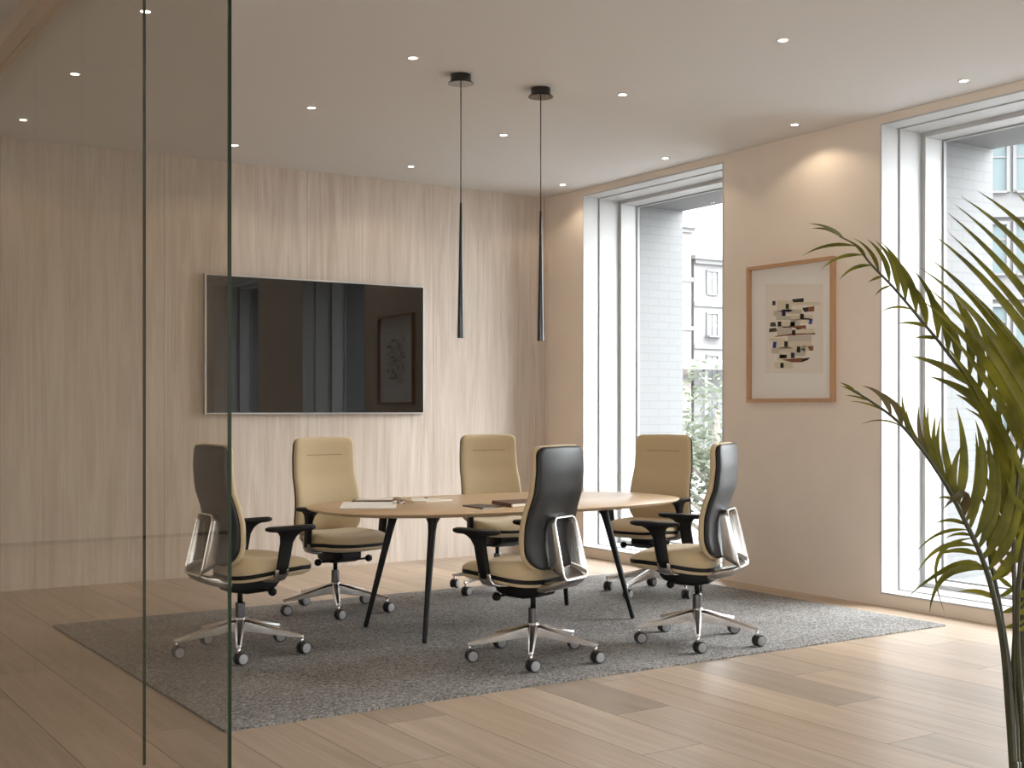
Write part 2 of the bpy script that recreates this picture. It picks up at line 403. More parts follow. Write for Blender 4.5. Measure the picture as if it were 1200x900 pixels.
ST = .05      # step from reveal to casement
wr = wall_with_holes(RX, 7.19, FY-.1, BY+.12, -.1, CZ+.12, [(a, b, WBOT, WTOP) for a, b in WIN])
tag(wr.build('wall_right', M['plaster']), kind='structure')
wo = wall_with_holes(7.41, 7.94, FY-.5, BY+1.0, -4.0, CZ+1.2, [(a+ST, b-ST, WBOT+ST, WTOP-ST) for a, b in WIN])
tag(wo.build('wall_outer', M['brick']), kind='structure')
for i, (a, b) in enumerate(WIN):
    w = MB(); t = .012
    def lining(xa, xb, e):
        w.box(xa, xb, a-.001, a+t+e, WBOT-.0, WTOP, 0); w.box(xa, xb, b-t-e, b+.001, WBOT, WTOP, 0)
        w.box(xa, xb, a+t+e, b-t-e, WTOP-t-e, WTOP+.001, 0); w.box(xa, xb, a+t+e, b-t-e, WBOT, WBOT+t+e, 0)
    lining(RX-.004, 6.945, 0); lining(6.945, 6.962, -.008); lining(6.962, 7.19, .006)
    win = w.build('window_%d' % (i+1), M['white'], bevel=.002); tag(win, kind='structure')
    fr = MB(); s = ST
    fr.box(7.19, 7.41, a, a+s, WBOT, WTOP); fr.box(7.19, 7.41, b-s, b, WBOT, WTOP)
    fr.box(7.19, 7.41, a+s, b-s, WTOP-s, WTOP); fr.box(7.19, 7.41, a+s, b-s, WBOT, WBOT+s)
    fo = fr.build('window_frame', M['white'], win, bevel=.004)
    g = MB(); d = .012
    g.box(7.372, 7.40, a+s, a+s+d, WBOT+s, WTOP-s); g.box(7.372, 7.40, b-s-d, b-s, WBOT+s, WTOP-s)
    g.box(7.372, 7.40, a+s+d, b-s-d, WTOP-s-d, WTOP-s); g.box(7.372, 7.40, a+s+d, b-s-d, WBOT+s, WBOT+s+d)
    g.build('window_gasket', plain('grey gasket', (.35, .35, .35), .6) if i == 0 else bpy.data.materials['grey gasket'], win)
    MB().box(7.382, 7.390, a+s+.004, b-s-.004, WBOT+s+.004, WTOP-s-.004).build('window_pane', M['pane'], win)
    L = bpy.data.lights.new('daylight_portal', 'AREA'); L.shape = 'RECTANGLE'; L.size = WTOP-WBOT; L.size_y = b-a; L.cycles.is_portal = True
    lo = bpy.data.objects.new('daylight_portal', L); C.objects.link(lo); lo.location = (7.96, (a+b)/2, (WTOP+WBOT)/2); lo.rotation_euler = (0, PI/2, 0)

# ------------------------------------------------------------------ glass partition and open glass door
GX = 1.414
tag(MB().box(1.335, 1.455, -1.0, BY, 3.262, CZ).build('trim_1', M['header'], bevel=.002), kind='structure')
def glass_box(x0, x1, y0, y1, z0, z1, mat, name, edge=None):
    mb = MB()
    mb.box(x0, x1, y0, y1, z0, z1, 0)
    for i in range(len(mb.f)): mb.mi[i] = 0
    o = mb.build(name, [mat])
    if edge: MB().box(*edge).build('green_edge', M['glassedge'], o)
    return o
ys = [4.713, 5.622, 6.531, 7.44, 8.349, BY]
for i in range(5):
    g = glass_box(GX-.006, GX+.006, ys[i]+(0 if i == 0 else .0015), ys[i+1]-.0015, .002, 3.262, M['glasswall'], 'glass_partition', (GX-.0058, GX+.0058, ys[0]-.0015, ys[0]-.0002, .002, 3.262) if i == 0 else None)
    tag(g, ['clear glass partition panel standing nearest the open glass door', 'second glass partition panel behind the open glass door',
            'third glass partition panel, between the second panel and the fourth', 'fourth glass partition panel, one before the wood wall',
            'last glass partition panel, meeting the wood panelled wall'][i], 'glass panel', 'glass partition panels beside the hall', 'structure')
dg = glass_box(.53, GX+.002, 3.824, 3.834, .006, 3.255, M['glassdoor'], 'door_1', (GX+.0025, GX+.0125, 3.824, 3.834, .006, 3.255))
tag(dg, kind='structure')

# ------------------------------------------------------------------ rug
rg = MB(); o2 = rrect(1.842, 6.50, 5.014, 8.05, .02, 3)
rg.rings([[(x, y, 0) for x, y in o2], [(x, y, .007) for x, y in o2], [((x-4.17)*.9993+4.17, (y-6.5)*.999+6.5, .009) for x, y in o2]])
rug = rg.build('rug', M['rug'], auto=.6)
tag(rug, 'large flat grey heathered rug under the meeting table and chairs', 'rug')
RZ = .009

# ------------------------------------------------------------------ television
tv = empty('television', (4.409, BY-.0, 1.305))
tag(tv, 'large black wall mounted television with thin silver edge on wood wall', 'television')
tm = MB(); tm.box(-1.003, 1.003, -.05, -.001, 0, 1.132)
tm.build('housing', M['bezel'], tv, bevel=.003)
MB().box(-.991, .991, -.0515, -.045, .012, 1.12).build('screen', M['screen'], tv)

# ------------------------------------------------------------------ framed picture on the right wall
pf = empty('framed_picture', (RX, 6.608, 1.40))
tag(pf, 'oak framed abstract collage print hanging on the beige wall between the windows', 'picture')
W2, Hh, fw_, fd = .434, 1.036, .026, .04
f = MB(); prof = [(0, 0), (0, -fd), (fw_, -fd), (fw_, -.012), (fw_, 0)]
def rect_ring(ins, x): return [(x, W2-ins, ins), (x, -W2+ins, ins), (x, -W2+ins, Hh-ins), (x, W2-ins, Hh-ins)]
f.rings([rect_ring(i, x) for i, x in ((0, -.001), (0, -fd), (fw_, -fd), (fw_, -.006))], cap0=False, cap1=False, smooth=False)
f.build('frame', M['frameoak'], pf, bevel=.0015)
mt = MB().box(-.008, -.004, -W2+fw_-.002, W2-fw_+.002, fw_-.002, Hh-fw_+.002).build('mat_board', plain('white mat board', (.90, .87, .83), .9), pf)
tag(mt, 'white mat board')
# print plane: local u to the right as seen (towards -y), v up. Photo crop 890-970 x 330-440 scaled 8.19
art = MB(); artm = [plain('print paper', (.84, .77, .69), .9), plain('collage cream', (.72, .64, .50), .9), plain('collage grey', (.58, .53, .44), .9), plain('collage black', (.018, .014, .012), .9),
                    plain('collage blue', (.03, .05, .26), .9), plain('collage rust', (.25, .095, .045), .9), plain('collage green grey', (.085, .085, .06), .9), plain('collage navy', (.018, .02, .06), .9)]
def pic(u, v):
    """photo pixel to the picture's (y, z)"""
    r = ray(u, v); t = (RX-.02)/r[0]
    return (r[1]*t-6.608, CAMZ+r[2]*t-1.40)
def piece(pts, mi, lift):
    P = [pic(890+x/8.19, 330+y/8.19) for x, y in pts]
    art.add([(-.0085-lift, y, z) for y, z in P]+[(-.0082, y, z) for y, z in P],
            [tuple(range(len(P)))]+[(i, (i+1) % len(P), len(P)+(i+1) % len(P), len(P)+i) for i in range(len(P))], mi, False)
def q(x0, y0, x1, y1, mi, lift=.0006, sk=0): piece([(x0+sk, y0), (x1+sk, y0), (x1, y1), (x0, y1)], mi, lift)
q(45, 20, 600, 880, 0, .0001)
for a in [(160, 180, 300, 290, 1), (300, 195, 575, 225, 1), (125, 280, 205, 328, 2), (240, 265, 400, 310, 2), (150, 328, 290, 370, 2), (290, 320, 500, 365, 1), (285, 360, 380, 430, 2), (380, 350, 470, 400, 1),
          (200, 385, 330, 440, 1), (160, 430, 300, 520, 2), (320, 450, 520, 500, 1), (85, 540, 240, 575, 1), (140, 575, 300, 640, 1), (260, 515, 490, 575, 2), (300, 575, 490, 630, 1), (105, 640, 180, 690, 2), (180, 630, 330, 735, 1),
          (330, 640, 430, 715, 2), (135, 770, 310, 835, 1), (160, 700, 250, 760, 1), (390, 620, 470, 660, 1)]:
    q(*a[:4], a[4], .0004)
for a in [(115, 185, 143, 226, 3), (242, 213, 272, 262, 3), (205, 268, 240, 328, 7), (380, 308, 416, 358, 3), (165, 382, 200, 430, 3), (302, 465, 335, 515, 3), (229, 572, 262, 626, 3), (348, 622, 384, 680, 3),
          (292, 682, 327, 733, 7), (190, 780, 222, 828, 3)]:
    q(*a, lift=.0010)
q(460, 358, 492, 408, 4, .001, 8); q(116, 577, 148, 636, 4, .001, 6)
piece([(298, 170), (415, 158), (412, 195), (318, 200)], 3, .001)
piece([(400, 252), (458, 244), (455, 288), (420, 292)], 3, .001); piece([(458, 244), (517, 234), (515, 285), (455, 288)], 5, .001)
piece([(95, 392), (140, 388), (152, 430), (92, 432)], 6, .001); piece([(85, 450), (148, 442), (162, 478), (82, 486)], 6, .001)
piece([(285, 432), (355, 424), (436, 418), (436, 452), (345, 446)], 5, .001); piece([(345, 444), (395, 446), (390, 456), (342, 459)], 3, .0012)
piece([(125, 525), (300, 498), (525, 494), (525, 506), (330, 510), (150, 530)], 5, .001); piece([(490, 494), (525, 494), (525, 506), (490, 506)], 3, .0012)
piece([(452, 620), (507, 615), (505, 662), (470, 662)], 5, .001)
piece([(200, 748), (300, 738), (400, 732), (392, 774), (300, 774)], 5, .001); piece([(400, 738), (475, 728), (455, 752), (392, 774)], 3, .001)
art.build('artwork', artm, pf)
MB().box(-.026, -.024, -W2+fw_, W2-fw_, fw_, Hh-fw_).build('glazing', glass('picture glazing', (.99, .99, .99), .5), pf)

# ------------------------------------------------------------------ downlights
DL = {}
for y in (4.88, 6.285, 7.692, 9.11):
    for x in (1.892, 3.424, 4.945, 6.485):
        if (x, y) in ((1.892, 4.88), (3.424, 4.88)): continue
        DL[(x, y)] = 1
rown = {4.88: 'row nearest the viewer', 6.285: 'row over near table side', 7.692: 'row over far table side', 9.11: 'row along the wood wall'}
coln = {1.892: 'beside the glass partition', 3.424: 'second column from the glass', 4.945: 'third column from the glass', 6.485: 'along the window wall'}
def make_downlight():
    r = empty('ceiling_downlight')
    a = MB().lathe([(.024, 0), (.034, 0), (.036, -.003), (.030, -.006), (.025, -.006), (.024, 0)], n=28, cap=False).build('ring', M['trim'], r)
    b = MB().lathe([(.0005, -.0035), (.024, -.0035), (.024, -.001)], n=24).build('lens', M['lens'], r)
    return r
proto = None
for (x, y) in DL:
    o = make_downlight() if proto is None else copy_tree(proto)
    proto = proto or o
    o.location = (x, y, CZ)
    tag(o, 'round ceiling downlight %s, %s' % (coln[x], rown[y]), 'downlight', 'recessed downlights in the ceiling')
spots = list(DL)
for (x, y) in spots:
    L = bpy.data.lights.new('downlight_beam', 'SPOT'); L.energy = 2.8; L.color = (1, .83, .63); L.spot_size = math.radians(138); L.spot_blend = .35; L.shadow_soft_size = .022
    lo = bpy.data.objects.new('downlight_beam', L); C.objects.link(lo); lo.location = (x, y, CZ-.012)

# ------------------------------------------------------------------ pendants
def make_pendant():
    r = empty('pendant_lamp')
    MB().lathe([(.001, 0), (.062, 0), (.063, -.03), (.066, -.043), (.078, -.05), (.078, -.056), (.001, -.056)], n=40).build('canopy', M['lampblack'], r, auto=.7)
    MB().lathe([(.0035, -.05), (.0035, -.78)], n=8).build('cord', M['lampblack'], r)
    sh = MB().lathe([(.0035, -.765), (.0065, -.773), (.0075, -.80), (.0215, -1.575), (.0215, -1.583), (.019, -1.583), (.0188, -1.55), (.001, -1.54)], n=28, cap=False).build('shade', M['lampblack'], r, auto=.7)
    MB().lathe([(.0005, -1.576), (.0185, -1.576), (.0185, -1.570)], n=20).build('diffuser', emit('frosted lamp glow', (1, .83, .6), 2.2), sh)
    return r
p1 = make_pendant(); p1.location = (3.844, 6.454, CZ); p2 = copy_tree(p1); p2.location = (4.427, 6.455, CZ)
tag(p1, 'slim black cone pendant lamp, the one hanging nearer the television', 'pendant lamp', 'black cone pendants over the table')
tag(p2, 'slim black cone pendant lamp, the one hanging nearer the windows', 'pendant lamp', 'black cone pendants over the table')

# ------------------------------------------------------------------ table
TCX, TCY, TZ = 4.265, 6.655, .762
tb = empty('meeting_table', (TCX, TCY, 0))
tag(tb, 'oval light oak meeting table on four splayed black legs', 'table')
t = MB(); cnt = 160
def tl(ins, z): return [(x, y, z) for x, y in superell(1.265-ins, .715-ins, 2.45, cnt)]
t.rings([tl(.055, TZ-.026), tl(.012, TZ-.014), tl(.001, TZ-.005), tl(0, TZ-.0015), tl(.003, TZ)])
t.build('tabletop', M['tabletop'], tb, auto=.5)
FEET = [(3.427, 6.895, .15, -.10), (3.465, 6.222, .13, .13), (4.996, 6.245, -.15, .12), (4.961, 6.921, -.13, -.10)]
for (fx, fy, dx, dy) in FEET:
    m = MB(); a = Vector((fx-TCX, fy-TCY, RZ+.0045)); b = Vector((fx+dx-TCX, fy+dy-TCY, TZ-.03))
    m.tube([a, a.lerp(b, .02), a.lerp(b, .5), a.lerp(b, .86), a.lerp(b, .93), a.lerp(b, .98), b+Vector((0, 0, .004))], [.013, .0145, .019, .0235, .028, .045, .062], n=18)
    m.build('leg', M['tableleg'], tb)
ub = MB()
ub.box(-.72, .60, -.035, .035, TZ-.05, TZ-.026); ub.build('underframe', M['tableleg'], tb, bevel=.004)

# ------------------------------------------------------------------ things on the table
def slab(name, px, z, h, mats, round_=0, mis=None):
    """thin flat thing whose four top corners are seen at px"""
    P = [at_z(x, y, z+h) for x, y in px]
    m = MB(); m.rings([[Vector((p.x, p.y, z)) for p in P], [Vector((p.x, p.y, z+h)) for p in P]], smooth=False)
    return m.build(name, mats)
sp = empty('paper_stack', at_z(432, 592, TZ)); P0 = sp.location
def local(o, root): o.parent = root; o.matrix_parent_inverse = Matrix.Translation(-Vector(root.location)); return o
for k in range(3):
    o = slab('sheet', [(399-k*.6, 596.2-k*.2), (462+k*.7, 596.1-k*.3), (465+k*.3, 588+k*.15), (403-k*.4, 588.1)], TZ+.0015*k, .0013, M['paper']); local(o, sp)
tag(sp, 'white sheets of paper stacked at the left end of the table', 'paper')
nb = empty('notebook', at_z(435, 587, TZ))
local(slab('cover', [(412, 586.9), (459, 586.5), (462, 583.9), (416, 584.5)], TZ, .010, M['brown']), nb)
local(slab('pages', [(416, 585.9), (459, 585.5), (461, 583.9), (420, 584.4)], TZ+.010, .003, M['cream']), nb)
tag(nb, 'slim brown notebook lying behind the white paper stack', 'notebook')
# bead bracelet
br = MB(); c0 = at_z(467.5, 590.5, TZ)
for k in range(11):
    a = 2*PI*k/11; m_ = k % 3 == 1
    br.lathe([(.0005, -.008), (.006, -.005), (.008, 0), (.006, .005), (.0005, .008)], n=10, mi=int(m_), origin=(c0.x+.030*math.cos(a), c0.y+.034*math.sin(a), TZ+.008+.004*(k % 2)))
tag(br.build('bracelet', [M['paper'], M['brown']]), 'small white and brown beaded ring lying beside the paper stack', 'bracelet')
pn = empty('pen', at_z(473, 586, TZ))
a, b = at_z(462.5, 583.7, TZ+.008), at_z(486, 588, TZ+.008)
local(MB().tube([a, a.lerp(b, .9), b], [.007, .007, .002], n=10).build('barrel', M['cream']), pn)
local(MB().tube([a.lerp(b, .0)+Vector((0, 0, .007)), a.lerp(b, .3)+Vector((0, 0, .008))], .002, n=6).build('clip', M['brown']), pn)
tag(pn, 'thick cream pen lying between paper stack and open booklet', 'pen')
bk = empty('open_booklet', at_z(500, 585.5, TZ))
local(slab('left_page', [(482, 586.9), (500, 587.4), (503, 583.9), (482, 582.8)], TZ, .007, M['cream']), bk)
local(slab('right_page', [(500.3, 587.4), (530, 585.4), (527, 584.6), (503.3, 583.9)], TZ, .006, M['cream']), bk)
c1 = at_z(499.5, 585, TZ)
local(MB().lathe([(.0005, 0), (.012, 0), (.012, .004), (.0005, .005)], n=14, origin=(c1.x, c1.y, TZ+.0075)).build('clip', M['black']), bk)
tag(bk, 'open cream booklet with a small black clip in middle of table', 'booklet')
tag(slab('tablet_case', [(542, 591.7), (566, 595.4), (589, 592.6), (563, 590.4)], TZ, .008, [M['darkbrown']]), 'flat dark brown tablet case lying near the table edge', 'tablet case')
bo = empty('book', at_z(605, 590, TZ))
PX = [(577, 586.4), (599.5, 590.2), (640, 587.6), (616, 584.6)]
local(slab('back_cover', [(577, 589.0), (599.5, 593.0), (640, 590.2), (616, 587)], TZ, .004, M['darkbrown']), bo)
local(slab('pages', [(579, 587.6), (600.5, 591.2), (638, 588.8), (616, 585.8)], TZ+.004, .015, M['cream']), bo)
local(slab('front_cover', PX, TZ+.019, .004, M['brown']), bo)
Pq = [at_z(x, y, TZ+.023) for x, y in PX]
sd = MB(); e0, e1 = Pq[0], Pq[1]; n_ = (e1-e0).cross(Vector((0, 0, 1))).normalized()*.003
sd.rings([[e0, e1, e1+n_, e0+n_], [Vector((p.x, p.y, TZ)) for p in (e0, e1, e1+n_, e0+n_)]], smooth=False)
local(sd.build('spine', M['brown']), bo)
tag(bo, 'thick brown covered book on the table beside the dark tablet case', 'book')

# ------------------------------------------------------------------ office chair
def make_chair():
    r = empty('office_chair')
    # five star base
    b = MB()
    for k in range(5):
        a = 2*PI*k/5; ca_, sa = math.cos(a), math.sin(a)
        rings = []
        for (d, w, zt, zb) in ((.015, .030, .188, .118), (.06, .026, .180, .118), (.18, .020, .148, .105), (.30, .015, .117, .092), (.345, .013, .106, .090), (.362, .010, .104, .091)):
            sec = [(-w, zb), (w, zb), (w, zt-.012), (w*.55, zt), (-w*.55, zt), (-w, zt-.012)]
            rings.append([(d*ca_-s*sa, d*sa+s*ca_, z) for s, z in sec])
        b.rings(rings, smooth=False)
    b.lathe([(.001, .112), (.030, .112), (.036, .125), (.036, .178), (.030, .196), (.001, .196)], n=28)
    base = b.build('base', M['alubase'], r, bevel=.003)
    rnd = random.Random(3)
    for k in range(5):
        a = 2*PI*k/5; px, py = .350*math.cos(a), .350*math.sin(a)
        sw = math.radians(155+rnd.uniform(-28, 28)); hx, hy = math.cos(sw), math.sin(sw)   # trail direction
        ox, oy = px-.012*hx, py-.012*hy; ax, ay = -hy, hx
        c = MB()
        def wheel(s0, s1, rad, mi, mb, z=.033):
            rings = []
            for (rr_, s) in ((.001, s0), (rad*.93, s0), (rad, s0+(s1-s0)*.18), (rad, s0+(s1-s0)*.82), (rad*.93, s1), (.001, s1)):
                rings.append([(ox+ax*s+hx*rr_*math.cos(t_), oy+ay*s+hy*rr_*math.cos(t_), z+rr_*math.sin(t_)) for t_ in [2*PI*i/22 for i in range(22)]])
            mb.rings(rings, cap0=False, cap1=False, mi=mi)
        wheel(.006, .026, .033, 0, c); wheel(-.026, -.006, .033, 0, c)
        wheel(-.006, .006, .020, 0, c)
        co = c.build('caster', M['rubber'], r, auto=.6)
        for s0, s1 in ((.0255, .0285), (-.0285, -.0255)):
            h = MB(); wheel(s0, s1, .026, 0, h); h.build('hub_cap', M['hub'], co, auto=.6)
        s = MB(); s.lathe([(.0075, .052), (.0075, .094)], n=12, centre=(px, py))
        s.tube([(px, py, .056), (ox, oy, .050), (ox, oy, .034)], [.008, .007, .006], n=8)
        s.build('caster_stem', M['alubase'], co)
    # gas column
    col = MB().lathe([(.014, .10), (.022, .112), (.0265, .20), (.0265, .272), (.023, .277), (.001, .277)], n=24).build('gas_column', M['column'], r, auto=.6)
    MB().lathe([(.0145, .27), (.0145, .35)], n=18).build('piston', M['black'], col)
    # mechanism
    m = MB(); secs = []
    for (y, w, zt, zb) in ((-.150, .060, .405, .365), (-.13, .085, .415, .345), (-.04, .10, .42, .330), (.07, .10, .42, .335), (.13, .09, .418, .355), (.16, .07, .415, .375)):
        secs.append([(x, y, z) for x, z in rrect(-w, w, zb, zt, .016, 3)])
    m.rings(secs)
    me_ = m.build('tilt_mechanism', M['black'], r, auto=.7)
    for sx in (-1, 1):
        k = MB(); k.lathe([(.007, .09), (.007, .175)], n=10, axis='x', origin=(0, .06, .348))
        k.lathe([(.001, .172), (.016, .174), (.022, .184), (.023, .198), (.018, .210), (.001, .214)], n=18, axis='x', origin=(0, .06, .348))
        if sx < 0: k.v = [(-x, y, z) for x, y, z in k.v]
        k.build('knob', M['black'], me_)
    # seat
    cnt = 72
    out = superell(.252, .245, 3.0, cnt, 0, .03)
    def zb(y): return lerp_tab([(-.22, .428), (-.08, .449), (.06, .468), (.16, .474), (.275, .468)], y)
    def ztop(x, y):
        h = lerp_tab([(-.22, .535), (-.05, .528), (.08, .528), (.17, .520), (.235, .502), (.275, .482)], y)
        return h+.012*(abs(x)/.25)**2*lerp_tab([(-.2, 1), (.2, 0)], y)
    def sc(f, y0=.03): return [(x*f, y0+(y-y0)*f) for x, y in out]
    u = MB(); rings = []
    rings.append([(x, y, zb(y)+.006) for x, y in sc(.985)])
    rings.append([(x, y, zb(y)+.014) for x, y in sc(1.004)])
    rings.append([(x, y, zb(y)*.55+ztop(x, y)*.45) for x, y in sc(1.004)])
    rings.append([(x, y, zb(y)*.18+ztop(x, y)*.82) for x, y in sc(.985)])
    for f_, dz in ((.955, -.002), (.91, .003), (.8, .006), (.6, .002), (.4, -.003), (.2, -.006), (.03, -.007)):
        rings.append([(x, y, ztop(x, y)+dz) for x, y in sc(f_)])
    u.rings(rings); u.build('seat_cushion', M['fabric'], r)
    bd = MB(); bd.rings([[(x, y, zb(y)-.013) for x, y in sc(.97)], [(x, y, zb(y)-.012) for x, y in sc(1.0)], [(x, y, zb(y)+.010) for x, y in sc(1.0)], [(x, y, zb(y)+.011) for x, y in sc(.97)]])
    bd.build('seat_band', M['black'], r, auto=.6)
    sh = MB(); rings = [[(x, y, zb(y)-.008) for x, y in sc(.985)], [(x, y, zb(y)-.016) for x, y in sc(.994)], [(x, y, zb(y)-.030) for x, y in sc(.965)],
                        [(x, y, min(zb(y)-.036, .428)) for x, y in sc(.86)], [(x, y, .420) for x, y in sc(.65)], [(x, y, .418) for x, y in sc(.3)]]
    sh.rings(rings); sh.build('seat_shell', M['fabric'], r)
    # backrest
    prof = [(.49, -.125), (.54, -.108), (.62, -.094), (.72, -.092), (.80, -.108), (.90, -.142), (1.02, -.153), (1.16, -.146)]
    wid = [(.49, .215), (.56, .247), (.60, .249), (1.16, .222)]
    def yb(x, z): return lerp_tab(prof, z)-.034*(1-(x/.25)**2)
    Z0, Z1, rc = .495, 1.148, .045
    ol = []
    rb = .105
    nb_ = 8
    for i in range(nb_+1):                    # right bottom corner to top
        a = -PI/2+PI/2*i/nb_; z = Z0+rb+rb*math.sin(a); ol.append((lerp_tab(wid, Z0+rb)-rb+rb*math.cos(a), z))
    for z in [Z0+rb+(Z1-rc-Z0-rb)*i/12 for i in range(1, 13)]: ol.append((lerp_tab(wid, z), z))
    for i in range(1, 7):
        a = PI/2*i/6; ol.append((.224-rc+rc*math.cos(a), Z1-rc+rc*math.sin(a)))
    for x in (.10, .05): ol.append((x, Z1+.004*(1-(x/.15)**2)))
    half = ol
    full = half+[(0, Z1+.004)]+[(-x, z) for x, z in half[::-1]]
    for x in (-.05, 0., .05): full.append((x, Z0-.002))
    ZC = .82
    def bsc(ins):
        o_ = []
        for x, z in full:
            d = math.hypot(x, (z-ZC)*.7); k_ = max(0., 1-ins/max(d, 1e-6)); o_.append((x*k_, ZC+(z-ZC)*k_))
        return o_
    def bscale(f_): return [(x*f_, ZC+(z-ZC)*f_) for x, z in full]
    cu = MB(); rings = [[(x, yb(x, z)-.004, z) for x, z in bscale(f_)] for f_ in (.01, .10, .2, .3, .4, .5, .6, .7, .8, .9)]
    for ins, off in ((.006, 0), (0, .008), (.001, .018), (.006, .027), (.016, .033), (.03, .036)):
        rings.append([(x, yb(x, z)+off, z) for x, z in bsc(ins)])
    for f_ in (.78, .70, .62, .54, .46, .38, .30, .22, .14, .06, .01):
        rings.append([(x, yb(x, z)+.037, z) for x, z in bscale(f_)])
    cu.rings(rings); bc = cu.build('backrest_cushion', M['fabric'], r)
    se = MB(); zz = 1.032
    se.rings([[(x, yb(x, z)+.0385, z) for x in [-.135+.27*i/12 for i in range(13)]] for z in (zz-.0018, zz+.0018)], closed=False, cap0=False, cap1=False)
    se.build('seam', plain('dark stitched seam', (.20, .145, .075), .9), bc)
    bb = MB()
    bb.rings([[(x, yb(x, z)+.002, z) for x, z in bsc(.010)], [(x, yb(x, z)-.013, z) for x, z in bsc(.010)]], cap0=False, cap1=False)
    bb.build('backrest_band', M['black'], r)
    bs = MB(); rings = [[(x, yb(x, z)-.012, z) for x, z in bscale(f_)] for f_ in (.01, .10, .2, .3, .4, .5, .6, .7, .8, .9)]
    for ins, off in ((.006, -.010), (.005, -.016), (.008, -.023), (.016, -.027), (.03, -.029)):
        rings.append([(x, yb(x, z)+off, z) for x, z in bsc(ins)])
    for f_ in (.78, .70, .62, .54, .46, .38, .30, .22, .14, .06, .01):
        rings.append([(x, yb(x, z)-.030, z) for x, z in bscale(f_)])
    bs.rings(rings); bs.build('backrest_shell', M['shell'], r)
    # aluminium loop behind the back
    def loop(w_t, w_b, z_t, z_b, rad, yf):
        base_ = rrect(-1, 1, 0, 1, .0001, 1)
        pts = rrect(-w_b, w_b, z_b, z_t, rad, 6); o_ = []
        for x, z in pts:
            u_ = (z-z_b)/(z_t-z_b); k_ = (w_t*u_+w_b*(1-u_))/w_b; o_.append((x*k_, yf(z), z))
        return o_
    yr = lambda z: lerp_tab([(.42, -.282), (.47, -.272), (.78, -.200)], z)                 # free rim
    ys_ = lambda z: yb(.09, min(max(z, .50), .8))-.034                                     # against the shell
    lp = MB()
    mid = lambda z: ys_(z)*.5+yr(z)*.5
    o0, o1, o2_ = loop(.110, .116, .772, .488, .040, ys_), loop(.111, .120, .776, .466, .040, mid), loop(.110, .124, .775, .446, .040, lambda z: yr(z)+.005)
    r1, r2 = loop(.1075, .1215, .7725, .4485, .038, yr), loop(.1035, .1175, .7685, .4525, .035, yr)
    n0, n1, n2 = loop(.101, .114, .766, .456, .034, lambda z: yr(z)+.005), loop(.097, .107, .757, .480, .032, mid), loop(.094, .100, .748, .502, .030, ys_)
    lp.rings([o0, o1, o2_], cap0=False, cap1=False, mi=0); lp.rings([o2_, r1, r2, n0], cap0=False, cap1=False, mi=1); lp.rings([n0, n1, n2], cap0=False, cap1=False, mi=0)
    lpo = lp.build('support_loop', [M['alu'], M['aluglint']], r, auto=.9)
    spn = MB(); secs = []
    for (y, zc, w, h) in ((-.270, .452, .104, .008), (-.248, .437, .108, .018), (-.21, .420, .106, .024), (-.14, .402, .096, .027), (-.06, .392, .082, .028), (.02, .388, .07, .026)):
        secs.append([(x, y, z) for x, z in rrect(-w, w, zc-h, zc+h, min(h, .012), 3)])
    spn.rings(secs); spn.build('support_arm', M['alu'], r, auto=.9)
    # armrests
    for sx in (-1, 1):
        p = MB(); o3 = rrect(-.047, .047, -.075, .215, .044, 6)
        def pr(f_, z, bend=True): return [(sx*(.285+x*f_), .07+(y-.07)*f_, z+(.006*max(0, (y-.1)/.12)**2 if bend else 0)) for x, y in o3]
        p.rings([pr(.86, .682), pr(.97, .686), pr(1, .694), pr(.97, .702), pr(.88, .706), pr(.4, .7065), pr(.05, .706)])
        po = p.build('armrest', M['black'], r)
        q_ = MB(); secs = []
        for (z, yc, hy, hx, xc) in ((.452, .018, .033, .014, .279), (.50, .026, .034, .015, .281), (.56, .036, .036, .016, .283), (.62, .046, .037, .017, .284), (.655, .056, .048, .022, .285), (.672, .062, .064, .028, .285), (.684, .066, .088, .034, .285), (.690, .07, .10, .036, .285)):
            secs.append([(sx*(xc+x), yc+y, z) for x, y in superell(hx, hy, 3, 24)])
        q_.rings(secs); q_.build('armrest_post', M['black'], po)
        k = MB(); secs = []
        for (x, z, hy, yc, t_) in ((.10, .408, .030, -.03, .008), (.18, .410, .030, -.02, .008), (.235, .415, .031, -.005, .009), (.268, .428, .033, .008, .010), (.281, .450, .034, .016, .009), (.283, .478, .035, .020, .0075)):
            secs.append((x, z, hy, yc, t_))
        rings = []
        for i, (x, z, hy, yc, t_) in enumerate(secs):
            a_ = secs[max(i-1, 0)]; b_ = secs[min(i+1, len(secs)-1)]
            dx, dz = b_[0]-a_[0], b_[1]-a_[1]; l_ = math.hypot(dx, dz); nx, nz = -dz/l_, dx/l_
            grow = 1.0 if i < 4 else 1.25
            rings.append([(sx*(x+nx*s*grow), yc+y, z+nz*s*grow) for y, s in rrect(-hy-.003, hy+.003, -t_, t_, .006, 3)])
        k.rings(rings); k.build('armrest_bracket', M['alu'], po, auto=.8)
    for ch in r.children:
        nm = ch.name.split('.')[0]
        if nm.startswith('seat') or nm == 'armrest': ch.location.y = .10
        if nm == 'tilt_mechanism': ch.location.y = .045
    return r
CH = [  # x, y, facing in degrees from +x, base turn, label
    (3.755, 5.547, 113, 18, 'chair showing its charcoal back, at near side of table beside the dark tablet case'),
    (4.825, 5.440, 124, 13, 'chair showing its charcoal back, at near side of table closest to the framed picture'),
    (2.499, 6.568, 2, 32, 'chair seen from the side at the table end, partly behind the glass door'),
    (3.536, 7.560, -84, 32, 'sand upholstered chair facing out from wood wall, below right end of the television'),
    (4.94, 7.77, -96, 53, 'sand upholstered chair in middle of far side, mostly hidden behind the table'),
    (5.83, 7.045, 202, 54, 'sand upholstered chair at the table end by the windows, front showing'),
]
